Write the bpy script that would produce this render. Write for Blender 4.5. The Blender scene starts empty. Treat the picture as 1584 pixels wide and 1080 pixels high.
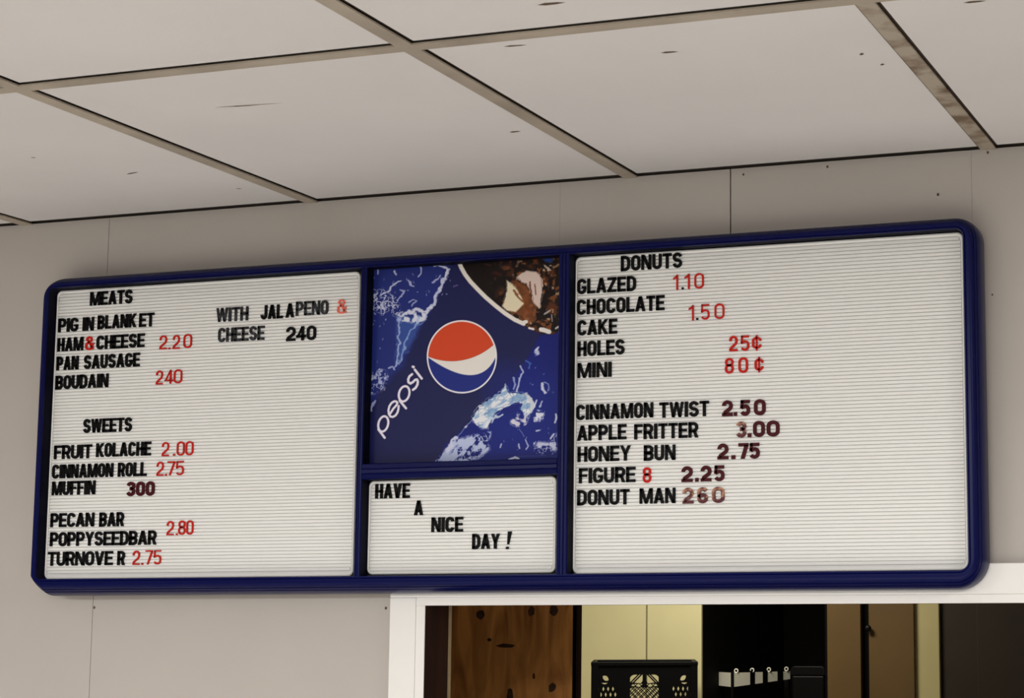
import bpy, bmesh, math, random
import numpy as np
from mathutils import Vector, Euler

SC = bpy.context.scene
COL = SC.collection

# ------------------------------------------------------------------ camera
W, H = 1584, 1080
F = 2954.9
CAM = Vector((1.66855, -2.92914, 1.65))
ROT = Euler((1.70372, 0.002428, 0.316866))
SX, SY = 368.53, 18.285
cam = bpy.data.objects.new('camera', bpy.data.cameras.new('camera'))
COL.objects.link(cam)
cam.location = CAM
cam.rotation_euler = ROT
cam.data.sensor_fit = 'HORIZONTAL'
cam.data.sensor_width = 36.0
cam.data.lens = F * 36.0 / W
cam.data.shift_x = -SX / W
cam.data.shift_y = SY / W
cam.data.clip_start = 0.05
SC.camera = cam

# ------------------------------------------------------------------ world, lamps, exposure
world = bpy.data.worlds.new('daylight')
SC.world = world
world.use_nodes = True
bg = world.node_tree.nodes['Background']
bg.inputs['Color'].default_value = (1.0, 0.99, 0.975, 1)
bg.inputs['Strength'].default_value = 0.2
CEIL = 2.3846


def area(name, loc, sx, sy, power, col, rot=(0, 0, 0)):
    l = bpy.data.lights.new(name, 'AREA')
    l.shape = 'RECTANGLE'
    l.size, l.size_y, l.energy, l.color = sx, sy, power, col
    o = bpy.data.objects.new(name, l)
    o.location, o.rotation_euler = loc, rot
    COL.objects.link(o)
    return o


area('fluorescent_and_fill_lamp', (-1.2, -3.6, CEIL - 0.03), 1.2, 0.6, 92, (1.0, 0.985, 0.965))
area('fluorescent_and_fill_lamp', (1.2, -3.6, CEIL - 0.03), 1.2, 0.6, 92, (1.0, 0.985, 0.965))
area('fluorescent_and_fill_lamp', (0.6, -5.4, CEIL - 0.03), 1.2, 0.6, 140, (1.0, 0.985, 0.965))
area('fluorescent_and_fill_lamp', (2.9, -1.5, CEIL - 0.03), 1.2, 0.6, 26, (1.0, 0.985, 0.965))  # added fill light to brighten the wall right of the board
area('kitchen_lamp', (-0.35, 2.45, CEIL - 0.06), 0.5, 0.3, 20, (1.0, 0.94, 0.78))
SC.view_settings.view_transform = 'Standard'
SC.view_settings.look = 'None'
SC.view_settings.gamma = 1.0
SC.view_settings.use_curve_mapping = False
SC.view_settings.exposure = 0.0


# ------------------------------------------------------------------ measuring: a point of the photo on the plane Y = const
RM = np.array(ROT.to_matrix())


def at(px, py, Y):
    d = RM @ np.array([(px - W / 2 - SX) / F, -(py - H / 2 - SY) / F, -1.0])
    t = (Y - CAM.y) / d[1]
    return Vector((CAM.x + t * d[0], Y, CAM.z + t * d[2]))


def at_z(px, py, z):
    d = RM @ np.array([(px - W / 2 - SX) / F, -(py - H / 2 - SY) / F, -1.0])
    t = (z - CAM.z) / d[2]
    return Vector((CAM.x + t * d[0], CAM.y + t * d[1], z))


# ------------------------------------------------------------------ materials
def lin(c):
    c = np.asarray(c, float) / 255.0
    return np.where(c <= 0.04045, c / 12.92, ((c + 0.055) / 1.055) ** 2.4)


def mat(name, rgb, rough=0.6, metal=0.0, spec=0.4, mottle=0.0, scale=6.0, bump=0.0, bscale=120.0, stretch=(1, 1, 1), rgb2=None, lo=0.35, hi=0.65):
    m = bpy.data.materials.new(name)
    m.use_nodes = True
    nt = m.node_tree
    b = nt.nodes['Principled BSDF']
    c = tuple(lin(rgb)) + (1,)
    b.inputs['Base Color'].default_value = c
    b.inputs['Roughness'].default_value = rough
    b.inputs['Metallic'].default_value = metal
    b.inputs['Specular IOR Level'].default_value = spec
    if mottle or rgb2 is not None or bump:
        tc = nt.nodes.new('ShaderNodeTexCoord')
        mp = nt.nodes.new('ShaderNodeMapping')
        mp.inputs['Scale'].default_value = stretch
        nt.links.new(tc.outputs['Object'], mp.inputs['Vector'])
    if mottle or rgb2 is not None:
        n = nt.nodes.new('ShaderNodeTexNoise')
        n.inputs['Scale'].default_value = scale
        n.inputs['Detail'].default_value = 5
        nt.links.new(mp.outputs[0], n.inputs['Vector'])
        r = nt.nodes.new('ShaderNodeValToRGB')
        r.color_ramp.elements[0].position = lo
        r.color_ramp.elements[1].position = hi
        c2 = tuple(lin(rgb2)) + (1,) if rgb2 is not None else tuple(v * (1 - mottle) for v in c[:3]) + (1,)
        r.color_ramp.elements[0].color = c2
        r.color_ramp.elements[1].color = c
        nt.links.new(n.outputs['Fac'], r.inputs['Fac'])
        nt.links.new(r.outputs['Color'], b.inputs['Base Color'])
    if bump:
        n2 = nt.nodes.new('ShaderNodeTexNoise')
        n2.inputs['Scale'].default_value = bscale
        bm = nt.nodes.new('ShaderNodeBump')
        bm.inputs['Strength'].default_value = bump
        bm.inputs['Distance'].default_value = 0.002
        nt.links.new(mp.outputs[0], n2.inputs['Vector'])
        nt.links.new(n2.outputs['Fac'], bm.inputs['Height'])
        nt.links.new(bm.outputs[0], b.inputs['Normal'])
    return m


M = {}
M['wall'] = mat('wall_paint', (190, 183, 176), 0.65, mottle=0.04, scale=4, bump=0.08, bscale=60)
M['seam'] = mat('seam_shadow_gap', (112, 102, 92), 0.9)
M['tile'] = mat('ceiling_tile', (219, 216, 215), 0.85, mottle=0.05, scale=3, bump=0.1, bscale=300)
M['tile_edge'] = mat('tile_edge_shade', (70, 58, 48), 0.95)  # tile borders coloured dark, painting in the shade of the gap over the tees
M['tee'] = mat('tee_paint', (176, 164, 148), 0.5, mottle=0.25, scale=9)
M['tee_dirty'] = mat('tee_grime', (170, 158, 142), 0.6, rgb2=(112, 92, 72), scale=16, lo=0.38, hi=0.55)
M['scuff'] = mat('scuff_mark', (96, 78, 62), 0.9)
M['scuff_light'] = mat('faint_scuff_mark', (172, 156, 140), 0.9)
M['deck'] = mat('light_block_slab', (60, 55, 50), 0.9)
M['floor'] = mat('floor_tile', (214, 210, 204), 0.45, mottle=0.1, scale=3)
M['white'] = mat('white_gloss_paint', (240, 238, 234), 0.45, mottle=0.03, scale=8)
M['blue'] = mat('blue_moulded_plastic', (9, 14, 70), 0.28, spec=0.13)
M['navy'] = mat('dark_backing', (12, 12, 20), 0.7)
M['recess_shade'] = mat('blue_plastic_recess_shade', (7, 8, 24), 0.6, spec=0.08)  # frame plastic darkened on the recess walls, their shade put into the colour
M['panel'] = mat('white_ribbed_plastic', (243, 243, 240), 0.5, spec=0.4)
M['black'] = mat('black_letter_plastic', (10, 9, 10), 0.5, spec=0.12)
M['worn'] = mat('worn_glare_black_letter_plastic', (62, 64, 76), 0.4, rgb2=(15, 15, 17), scale=110, stretch=(1.6, 1, 0.35), lo=0.5, hi=0.74)  # grey streaks paint glare into the colour of the worn black plastic
M['red'] = mat('red_letter_plastic', (196, 36, 26), 0.45, spec=0.12)
M['pale_red'] = mat('faded_red_letter_plastic', (236, 110, 92), 0.45)
M['maroon'] = mat('maroon_letter_plastic', (70, 14, 22), 0.45, spec=0.15)
M['maroon_worn'] = mat('worn_maroon_letter_plastic', (84, 22, 28), 0.45, rgb2=(190, 138, 108), scale=70, lo=0.40, hi=0.52)
M['liner'] = mat('dark_stained_timber', (74, 40, 26), 0.6, rgb2=(34, 20, 15), scale=14, stretch=(3, 1, 0.12))
M['raw'] = mat('raw_timber_edge', (196, 170, 130), 0.7, mottle=0.3, scale=30)
M['cream'] = mat('cream_panelling', (214, 205, 160), 0.6, mottle=0.06, scale=5)
M['tan'] = mat('tan_cabinet_paint', (96, 72, 34), 0.6, mottle=0.15, scale=5)
M['dkbrown'] = mat('dark_brown_door', (44, 32, 21), 0.6, mottle=0.2, scale=7)
M['post'] = mat('olive_cream_post_paint', (184, 172, 124), 0.6, mottle=0.08, scale=6)
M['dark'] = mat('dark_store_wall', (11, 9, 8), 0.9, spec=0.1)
M['blackplastic'] = mat('black_crate_plastic', (4, 4, 5), 0.5, spec=0.15)
M['steel'] = mat('brushed_steel', (244, 240, 224), 0.4, metal=0.0)
M['rubber'] = mat('black_rubber', (5, 5, 5), 0.45, spec=0.2)
M['shelf'] = mat('worktop', (190, 184, 168), 0.5)


# ------------------------------------------------------------------ mesh helpers
def link_mesh(name, verts, faces, m, parent=None, mats=None, idx=None, smooth=False):
    me = bpy.data.meshes.new(name)
    me.from_pydata([tuple(v) for v in verts], [], faces)
    for q in (mats or [m]):
        me.materials.append(q)
    if idx is not None:
        me.polygons.foreach_set('material_index', idx)
    if smooth:
        me.polygons.foreach_set('use_smooth', [True] * len(me.polygons))
    me.validate()
    me.update()
    o = bpy.data.objects.new(name, me)
    COL.objects.link(o)
    if parent is not None:
        o.parent = parent
    return o


class MB:
    """collects boxes and prisms into one mesh, with a material slot per call"""

    def __init__(self):
        self.v, self.f, self.i, self.ms = [], [], [], []

    def slot(self, m):
        if m not in self.ms:
            self.ms.append(m)
        return self.ms.index(m)

    def add(self, vs, fs, m):
        b = len(self.v)
        self.v += [tuple(v) for v in vs]
        k = self.slot(m)
        for f in fs:
            self.f.append(tuple(b + j for j in f))
            self.i.append(k)

    def box(self, x0, x1, y0, y1, z0, z1, m):
        vs = [(x, y, z) for z in (z0, z1) for y in (y0, y1) for x in (x0, x1)]
        fs = [(0, 2, 3, 1), (4, 5, 7, 6), (0, 1, 5, 4), (2, 6, 7, 3), (0, 4, 6, 2), (1, 3, 7, 5)]
        self.add(vs, fs, m)

    def prism_xz(self, pts, y0, y1, m):
        """outline in X,Z extruded from y0 (front) to y1"""
        n = len(pts)
        vs = [(x, y0, z) for x, z in pts] + [(x, y1, z) for x, z in pts]
        fs = [tuple(range(n)), tuple(range(2 * n - 1, n - 1, -1))]
        fs += [(j, (j + 1) % n + 0, (j + 1) % n + n, j + n) for j in range(n)]
        self.add(vs, fs, m)

    def build(self, name, parent=None, bevel=0, smooth=False):
        o = link_mesh(name, self.v, self.f, None, parent, mats=self.ms, idx=self.i, smooth=smooth)
        bm = bmesh.new()
        bm.from_mesh(o.data)
        bmesh.ops.recalc_face_normals(bm, faces=bm.faces)
        bm.to_mesh(o.data)
        bm.free()
        if bevel:
            b = o.modifiers.new('edge', 'BEVEL')
            b.width, b.segments, b.limit_method = bevel, 2, 'ANGLE'
        return o


def boxo(name, x0, x1, y0, y1, z0, z1, m, parent=None, bevel=0):
    b = MB()
    b.box(x0, x1, y0, y1, z0, z1, m)
    return b.build(name, parent, bevel)


def structure(o, label=None, cat=None):
    o['kind'] = 'structure'
    if label:
        o['label'] = label
    if cat:
        o['category'] = cat
    return o


def tag(o, label, cat, group=None):
    o['label'], o['category'] = label, cat
    if group:
        o['group'] = group
    return o


def empty(name, loc):
    o = bpy.data.objects.new(name, None)
    o.empty_display_size = 0.1
    o.location = loc
    COL.objects.link(o)
    return o


def keep(child, parent):
    """parent a mesh built in world coordinates under a thing standing elsewhere"""
    child.parent = parent
    child.matrix_parent_inverse = parent.matrix_basis.inverted()
    return child


def rrect(x0, x1, z0, z1, r, n=6):
    if not isinstance(r, (tuple, list)):
        r = (r,) * 4
    out = []
    for (cx, cz, a0, q) in ((x1 - r[0], z1 - r[0], 0, r[0]), (x0 + r[1], z1 - r[1], 90, r[1]), (x0 + r[2], z0 + r[2], 180, r[2]), (x1 - r[3], z0 + r[3], 270, r[3])):
        for k in range(n + 1):
            a = math.radians(a0 + 90 * k / n)
            out.append((cx + q * math.cos(a), cz + q * math.sin(a)))
    return out


# ------------------------------------------------------------------ the room
OX0, OX1, OZ1, WT = 0.1372, 2.35, 1.669, 0.07        # the pass-through opening and the wall's thickness
seams = [at(168, 370, 0).x - 1.2142 * 2, at(168, 370, 0).x - 1.2142, at(168, 370, 0).x, at(1130, 320, 0).x, at(1130, 320, 0).x + 1.2142, at(1130, 320, 0).x + 2.4284]
minor = [at(866, 330, 0).x, at(1503, 290, 0).x]
wb = MB()
GAP = {}
for s in seams:
    GAP[s] = 0.0022 if abs(s - at(1130, 320, 0).x) < .01 else 0.0010
for s in minor:
    GAP[s] = 0.0003
cuts = sorted(set(seams[1:-1] + minor + [-4.0, OX0 - 0.012, OX1, 4.5]))
ZT = CEIL + 0.10
for a, b in zip(cuts[:-1], cuts[1:]):
    ga, gb = GAP.get(a, 0) / 2, GAP.get(b, 0) / 2
    z0 = OZ1 + 0.012 if (a >= OX0 - 0.02 and b <= OX1 + 0.001) else 0.0
    wb.box(a + ga, b - gb, 0.0, 0.012, z0, CEIL - 0.0006, M['wall'])
wb.box(-4.0, OX0 - 0.012, 0.0125, WT, 0, ZT, M['seam'])
wb.box(OX0 - 0.012, OX1, 0.0125, WT, OZ1 + 0.012, ZT, M['seam'])
wb.box(OX1, 4.5, 0.0125, WT, 0, ZT, M['seam'])
wb.box(OX0 - 0.012, OX1, 0.0, WT, 0, 0.95, M['wall'])
for (px, py, r) in ((1451, 301, .0022), (1280, 258, .002), (1150, 270, .0018), (146, 940, .0022), (597, 941, .0022), (1496, 455, .0018), (1535, 456, .0015), (1528, 236, .002)):
    p = at(px, py, 0)
    wb.prism_xz([(p.x + r * math.cos(k * .785), p.z + r * 1.2 * math.sin(k * .785)) for k in range(8)], -0.0004, 0.0, M['scuff'])
structure(wb.build('wall_back'), 'grey beige panelled wall behind the menu board', 'wall')

fl = MB()
fl.box(-4.0, 4.5, -7.0, 4.2, -0.05, 0.0, M['floor'])
structure(fl.build('floor'), 'pale floor of the shop and kitchen', 'floor')

# suspended ceiling: tiles resting on an exposed grid
ceil = structure(empty('ceiling', (0, 0, CEIL)), 'suspended ceiling of large white tiles in a grey grid', 'ceiling')
TX0, TS, MAIN = -0.1111, 0.6096, -0.7815
TW = 0.024
xs = [TX0 + k * TS for k in range(-7, 8)]
ys = [0.0, MAIN, MAIN - 1.2192, MAIN - 2.4384, MAIN - 3.6576, MAIN - 4.8768]
for j in range(len(ys) - 1):
    y1, y0 = ys[j], ys[j + 1]
    for i in range(len(xs) - 1):
        a, b = xs[i] + 0.004, xs[i + 1] - 0.004
        c, d = y0 + 0.004, (y1 - 0.004 if j else -0.012)
        t = MB()
        g, lift = 0.012, 0.0035
        zb = CEIL + 0.0015
        vs = [(a, c, zb + lift), (b, c, zb + lift), (b, d, zb + lift), (a, d, zb + lift),
              (a + g, c + g, zb), (b - g, c + g, zb), (b - g, (d - g if j else d - .001), zb), (a + g, (d - g if j else d - .001), zb),
              (a, c, zb + 0.016), (b, c, zb + 0.016), (b, d, zb + 0.016), (a, d, zb + 0.016)]
        t.add(vs, [(7, 6, 5, 4), (11, 10, 9, 8)][:1], M['tile'])
        t.add(vs, [(0, 1, 5, 4), (1, 2, 6, 5), (2, 3, 7, 6), (3, 0, 4, 7)], M['tile_edge'])
        t.add(vs, [(0, 8, 9, 1), (1, 9, 10, 2), (2, 10, 11, 3), (3, 11, 8, 0), (8, 11, 10, 9)], M['tile_edge'])
        # scuffs: short flat scrapes on the face of the tile
        if j < 2:
            for (px, py, L, wd, ang, mm) in ((385, 163, .11, .0022, .1, 'scuff_light'), (378, 164, .05, .0018, .12, 'scuff'), (205, 268, .03, .003, -.25, 'scuff'), (797, 204, .020, .004, -.1, 'scuff'), (1036, 81, .024, .004, .1, 'scuff'),
                                             (797, 71, .032, .003, .1, 'scuff'), (853, 6, .036, .005, .05, 'scuff'), (1508, 3, .028, .004, .05, 'scuff'), (1333, 84, .006, .006, .4, 'scuff'), (1365, 100, .006, .005, .4, 'scuff'), (52, 244, .008, .005, 0, 'scuff_light'), (370, 292, .01, .005, 0, 'scuff_light')):
                p = at_z(px, py, zb - 0.0003)
                if a < p.x < b and c < p.y < d:
                    u = Vector((math.cos(ang), math.sin(ang), 0)) * L / 2
                    v = Vector((-math.sin(ang), math.cos(ang), 0)) * wd
                    q = [p - u, p - u * .4 - v, p + u * .5 - v * .7, p + u, p + u * .3 + v * .6, p - u * .5 + v * .8]
                    t.add(q, [(0, 1, 2, 3, 4, 5)], M[mm])
        keep(t.build('ceiling_tile'), ceil)


def tee(x0, x1, y0, y1, m, name):
    b = MB()
    z = CEIL
    b.box(x0, x1, y0, y1, z - 0.0025, z, m)
    if x1 - x0 < y1 - y0:
        c = (x0 + x1) / 2
        b.box(c - .001, c + .001, y0, y1, z, z + 0.04, m)
    else:
        c = (y0 + y1) / 2
        b.box(x0, x1, c - .001, c + .001, z, z + 0.04, m)
    keep(b.build(name), ceil)


for j in range(1, len(ys)):
    tee(-4.0, 4.5, ys[j] - TW / 2, ys[j] + TW / 2, M['tee'], 'main_tee')
for j in range(len(ys) - 1):
    for i, x in enumerate(xs):
        tee(x - TW / 2, x + TW / 2, ys[j + 1] + TW / 2, (ys[j] - TW / 2 if j else -0.001), M['tee_dirty'] if (i == 9 and j == 0) else M['tee'], 'cross_tee')
structure(boxo('ceiling_light_block', -4.0, 4.5, -7.0, 4.2, ZT, ZT + 0.08, M['deck']), 'dark deck added above the ceiling tiles to block light', 'ceiling')  # unseen slab added to stop world light leaking through the ceiling gaps

# white casing round the pass-through
t1 = MB()
t1.box(0.0715, 0.1202, -0.0185, 0.0, 0.9, OZ1 + 0.0135, M['white'])
structure(t1.build('trim_1', bevel=0.0012), 'white painted casing down the left side of the serving hatch', 'trim')
t2 = MB()
t2.box(0.0715, OX1 + 0.06, -0.0185, 0.0, OZ1 + 0.0137, 1.7297, M['white'])
structure(t2.build('trim_2', bevel=0.0012), 'white painted casing across the top of the serving hatch', 'trim')
t3 = MB()
t3.box(0.1204, OX0, -0.0172, -0.0150, 0.9, OZ1, M['white'])
t3.box(0.1204, OX1, -0.0172, 0.0, OZ1, OZ1 + 0.0135, M['white'])
structure(t3.build('trim_3', bevel=0.0008), 'narrow white stop lining the inner edge of the casing', 'trim')
t4 = MB()
t4.box(0.1204, OX0, -0.0148, 0.0, 0.95, OZ1 - .0002, M['liner'])
t4.box(OX0 - 0.012, OX0, 0.0, WT, 0.95, OZ1, M['liner'])
t4.box(OX0 - 0.012, OX1, 0.0, WT, OZ1, OZ1 + 0.012, M['liner'])
structure(t4.build('trim_4'), 'dark stained timber lining inside the serving hatch', 'trim')
t5 = MB()
t5.box(OX0 - 0.03, OX0, WT + 0.0005, WT + 0.012, 0.95, OZ1 + 0.02, M['raw'])
structure(t5.build('trim_5'), 'pale raw timber edge at the back of the hatch lining', 'trim')
structure(boxo('window_sill', OX0 - 0.02, OX1, -0.12, WT + 0.08, 0.95, 0.98, M['white'], bevel=0.003), 'white sill of the serving hatch', 'sill')

# the kitchen beyond
KY = 3.2
X = lambda px, Y=KY: at(px, 1000, Y).x
kb = MB()
xa, xg, xb, xc, xd, xe = X(900), X(1000), X(1085), X(1278), X(1415), X(1458)
for a, b in ((-2.6, xg - 1.2), (xg - 1.195, xg - 0.003), (xg + 0.003, xb)):
    kb.box(a, b, KY, KY + 0.012, 0, ZT, M['cream'])
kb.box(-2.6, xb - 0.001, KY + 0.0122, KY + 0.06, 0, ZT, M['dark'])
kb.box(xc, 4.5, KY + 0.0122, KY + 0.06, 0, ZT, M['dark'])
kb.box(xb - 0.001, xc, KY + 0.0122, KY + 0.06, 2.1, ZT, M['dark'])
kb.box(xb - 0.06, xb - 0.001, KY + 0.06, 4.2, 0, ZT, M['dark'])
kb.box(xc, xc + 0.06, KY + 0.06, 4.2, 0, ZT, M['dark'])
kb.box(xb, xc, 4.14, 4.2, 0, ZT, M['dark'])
structure(kb.build('wall_kitchen'), 'cream panelled back wall of the kitchen with a dark doorway', 'wall')
structure(boxo('wall_left', -2.66, -2.6, WT, KY + 0.06, 0, ZT, M['cream']), 'side wall of the kitchen', 'wall')
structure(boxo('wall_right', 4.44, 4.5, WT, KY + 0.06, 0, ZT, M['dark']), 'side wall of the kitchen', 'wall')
structure(boxo('ceiling_kitchen', -2.66, 4.5, WT + 0.001, KY, CEIL, CEIL + 0.02, M['tile']), 'plain ceiling over the kitchen', 'ceiling')
structure(boxo('trim_6', xd, xe, KY - 0.045, KY - 0.001, 0, 2.1, M['post'], bevel=0.003), 'cream door post between tan cupboard and dark brown door', 'trim')
d1 = MB()
d1.box(xe + 0.002, xe + 0.86, KY - 0.03, KY - 0.001, 0.01, 2.05, M['dkbrown'])
d1.box(xe + 0.12, xe + 0.74, KY - 0.034, KY - 0.0295, 1.1, 1.95, M['dkbrown'])
structure(d1.build('door_1', bevel=0.003), 'dark brown kitchen door at the right of the hatch', 'door')

# tan cupboard with two doors standing apart
cz = empty('tall_cupboard', ((xc + xd) / 2, KY - 0.03, 0))
tag(cz, 'tall tan cupboard between dark doorway and cream door post', 'cupboard')
xk0, xk1 = X(1331.5, KY - 0.06), X(1344, KY - 0.06)
keep(boxo('carcass', xc + 0.006, xd - 0.004, KY - 0.035, KY - 0.002, 0.0, 2.1, M['dark']), cz)
keep(boxo('door', X(1279.5, KY - 0.06), xk0, KY - 0.06, KY - 0.0355, 0.02, 2.08, M['tan'], bevel=0.002), cz)
dr = keep(boxo('door', xk1, X(1414, KY - 0.06), KY - 0.06, KY - 0.0355, 0.02, 2.08, M['tan'], bevel=0.002), cz)
kp = at(1341, 972, KY - 0.075)
bm = bmesh.new()
bmesh.ops.create_uvsphere(bm, u_segments=16, v_segments=10, radius=0.0105)
for v in bm.verts:
    v.co.y *= 0.8
c2 = bmesh.ops.create_cone(bm, segments=12, radius1=0.006, radius2=0.005, depth=0.02, cap_ends=True)
for v in c2['verts']:
    v.co = Vector((v.co.x, v.co.z + 0.008, v.co.y))
me = bpy.data.meshes.new('knob')
bm.to_mesh(me)
bm.free()
me.materials.append(M['rubber'])
kn = bpy.data.objects.new('knob', me)
kn.location = kp + Vector((0.004, 0, 0))
COL.objects.link(kn)
bpy.context.view_layer.update()
kn.parent = dr
kn.matrix_parent_inverse = dr.matrix_world.inverted()
kn['label'] = 'round black knob'

# plywood partition board standing just inside the kitchen
def plywood():
    m = bpy.data.materials.new('knotty_plywood')
    m.use_nodes = True
    nt = m.node_tree
    b = nt.nodes['Principled BSDF']
    b.inputs['Roughness'].default_value = 0.6
    tc = nt.nodes.new('ShaderNodeTexCoord')
    mp = nt.nodes.new('ShaderNodeMapping')
    mp.inputs['Scale'].default_value = (1, 1, 0.16)
    nt.links.new(tc.outputs['Object'], mp.inputs['Vector'])
    n = nt.nodes.new('ShaderNodeTexNoise')
    n.inputs['Scale'].default_value = 26
    n.inputs['Detail'].default_value = 6
    n.inputs['Distortion'].default_value = 1.2
    nt.links.new(mp.outputs[0], n.inputs['Vector'])
    r = nt.nodes.new('ShaderNodeValToRGB')
    r.color_ramp.elements[0].position, r.color_ramp.elements[1].position = 0.3, 0.62
    r.color_ramp.elements[0].color = tuple(lin((150, 92, 38))) + (1,)
    r.color_ramp.elements[1].color = tuple(lin((225, 152, 76))) + (1,)
    nt.links.new(n.outputs['Fac'], r.inputs['Fac'])
    nt.links.new(r.outputs['Color'], b.inputs['Base Color'])
    return m


M['ply'] = plywood()
M['knot'] = mat('plywood_knot', (84, 48, 22), 0.7, rgb2=(40, 22, 12), scale=60)
py0 = 0.8
pl = MB()
plx0, plx1 = X(690, py0), X(886, py0)
pl.box(plx0, plx1, py0, py0 + 0.018, 0.0, 2.2, M['ply'])
pl.box(plx1 - 0.03, plx1 - 0.0005, py0 + 0.018, py0 + 0.047, 0.0, 2.2, M['liner'])
pl.box(plx1 - 0.0005, plx1, py0, py0 + 0.047, 0.0, 2.2, M['liner'])  # thin dark skin painting shade onto the board's right side
rr = random.Random(4)
for (px, py, rx, rz) in ((744, 951, 8, 9), (822, 946, 6, 8), (857, 944, 8, 9), (782, 999, 18, 3.5), (789, 1077, 6, 14), (826, 1046, 2.2, 5.5), (854, 1064, 7, 8), (888, 1075, 5, 9), (757, 990, 4, 3)):
    p = at(px, py, py0)
    k = 3.73 / 2955
    pts = []
    for q in range(14):
        a = q * math.tau / 14
        s = rr.uniform(.8, 1.15)
        pts.append((min(p.x + rx * k * s * math.cos(a), plx1 - .001), p.z + rz * k * s * math.sin(a)))
    pl.prism_xz(pts, py0 - 0.0006, py0 + 0.001, M['knot'])
tag(pl.build('plywood_board'), 'upright board of knotty brown plywood just inside the serving hatch', 'board')
keep(boxo('foot', plx0, plx1, py0 + 0.048, py0 + 0.3, 0.0, 0.05, M['liner']), bpy.data.objects['plywood_board'])

# ledge carrying the crate
ledge = at(997, 1023, 2.75).z - 0.29
structure(boxo('ledge', -2.6, xb - 0.02, 2.45, KY - 0.001, ledge - 0.04, ledge, M['shelf']), 'kitchen ledge under the milk crate', 'ledge')
structure(boxo('ledge_support', -2.6, xb - 0.05, 2.55, KY - 0.001, 0, ledge - 0.041, M['cream']), 'base under the kitchen ledge', 'ledge')


def outline_mesh(outer, holes, depth):
    """flat plate with holes, via a filled 2D curve"""
    cu = bpy.data.curves.new('plate', 'CURVE')
    cu.dimensions = '2D'
    cu.fill_mode = 'BOTH'
    cu.extrude = depth / 2
    for pts in [outer] + holes:
        s = cu.splines.new('POLY')
        s.points.add(len(pts) - 1)
        for p, q in zip(s.points, pts):
            p.co = (q[0], q[1], 0, 1)
        s.use_cyclic_u = True
    o = bpy.data.objects.new('plate', cu)
    COL.objects.link(o)
    dg = bpy.context.evaluated_depsgraph_get()
    me = bpy.data.meshes.new_from_object(o.evaluated_get(dg))
    bpy.data.objects.remove(o)
    return me


def crate_side(w, h, rear=False):
    holes = []
    cx = w / 2
    top = h - 0.040

    def clip(poly, f):
        out = []
        for a, b in zip(poly, poly[1:] + poly[:1]):
            fa, fb = f(a), f(b)
            if fa >= 0:
                out.append(a)
            if (fa >= 0) != (fb >= 0):
                t = fa / (fa - fb)
                out.append((a[0] + t * (b[0] - a[0]), a[1] + t * (b[1] - a[1])))
        return out
    hw = 0.047
    # grip openings with rounded outer corners
    for s in (-1, 1):
        arc = [(cx + s * 0.006, top), (cx + s * 0.030, top)]
        arc += [(cx + s * (0.030 + 0.017 * math.sin(k * math.pi / 12)), top - 0.017 + 0.017 * math.cos(k * math.pi / 12)) for k in range(1, 7)]
        arc += [(cx + s * hw, top - 0.034), (cx + s * 0.012, top - 0.038), (cx + s * 0.006, top - 0.03)]
        cells = [arc]
        # a slanting bar crosses each grip opening
        for off, keepside in ((-0.0022, -1), (0.0022, 1)):
            c = clip(arc, lambda p, o=off, k=keepside: k * ((p[1] - (top - 0.026)) * 0.78 - s * (p[0] - (cx + s * 0.012)) * 0.62 - o) * 1.0 if False else k * (((p[1] - (top - 0.034)) - s * (p[0] - (cx + s * 0.044)) * -1.0) * 0.7 - o))
            if len(c) > 2:
                holes.append(c)
    # lattice
    st = 0.0195
    r = 0.0078
    for i in range(-8, 9):
        for j in range(-24, 2):
            x = cx + (i + (j % 2) / 2) * st
            z = top - 0.046 + j * st / 2
            d = [(x - r, z), (x, z + r), (x + r, z), (x, z - r)]
            for f in (lambda p: p[0] - (cx - hw), lambda p: (cx + hw) - p[0], lambda p: p[1] - 0.03, lambda p: (top - 0.040) - p[1]):
                d = clip(d, f) if len(d) > 2 else d
            if len(d) > 2:
                ar = abs(sum(a[0] * b[1] - b[0] * a[1] for a, b in zip(d, d[1:] + d[:1]))) / 2
                if ar > 6e-6:
                    holes.append(d)
    for s in (-1, 1):
        c = cx + s * 0.125
        holes.append([(c + 0.0125 * math.cos(k * math.tau / 16), top - 0.016 + 0.0135 * math.sin(k * math.tau / 16)) for k in range(16)])
        if rear:
            holes.append([(c - .034, .03), (c + .034, .03), (c + .034, top - .036), (c - .034, top - .036)])
            continue
        for i in (-2, -1, 0, 1, 2):
            for j in range(11):
                x = c + (i + (j % 2) / 2 - .25) * 0.0150
                z = top - 0.044 - j * 0.0175
                if z > 0.03:
                    holes.append([(x - .0034, z), (x, z + .0072), (x + .0034, z), (x, z - .0072)])
    outer = [(0, 0), (w, 0), (w, h), (0, h)]
    return outline_mesh(outer, holes, 0.004)


cw = X(1077, 2.75) - X(917, 2.75)
ch = 0.288
CRA = 0.373
cw *= math.cos(CRA) * 1.01
cr = empty('milk_crate', (X(917, 2.75) + cw / 2, 2.75 + cw / 2, ledge))
cr.location = (at(997, 1040, 2.75) + Vector((-math.sin(CRA), math.cos(CRA), 0)) * cw / 2).to_2d().to_3d() + Vector((0, 0, ledge))
cr.rotation_euler = (0, 0, CRA)
tag(cr, 'black lattice sided milk crate standing before the cream kitchen wall', 'crate')
side = crate_side(cw, ch)
side.materials.append(M['blackplastic'])
rear = crate_side(cw, ch, True)
rear.materials.append(M['blackplastic'])
for a in range(4):
    o = bpy.data.objects.new('side_panel', rear if a == 2 else side)
    COL.objects.link(o)
    o.parent = cr
    o.rotation_euler = Euler((math.pi / 2, 0, a * math.pi / 2), 'XYZ')
    off = Vector((-cw / 2, -cw / 2 + 0.002, 0))
    off.rotate(Euler((0, 0, a * math.pi / 2)))
    o.location = off
rim = MB()
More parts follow.
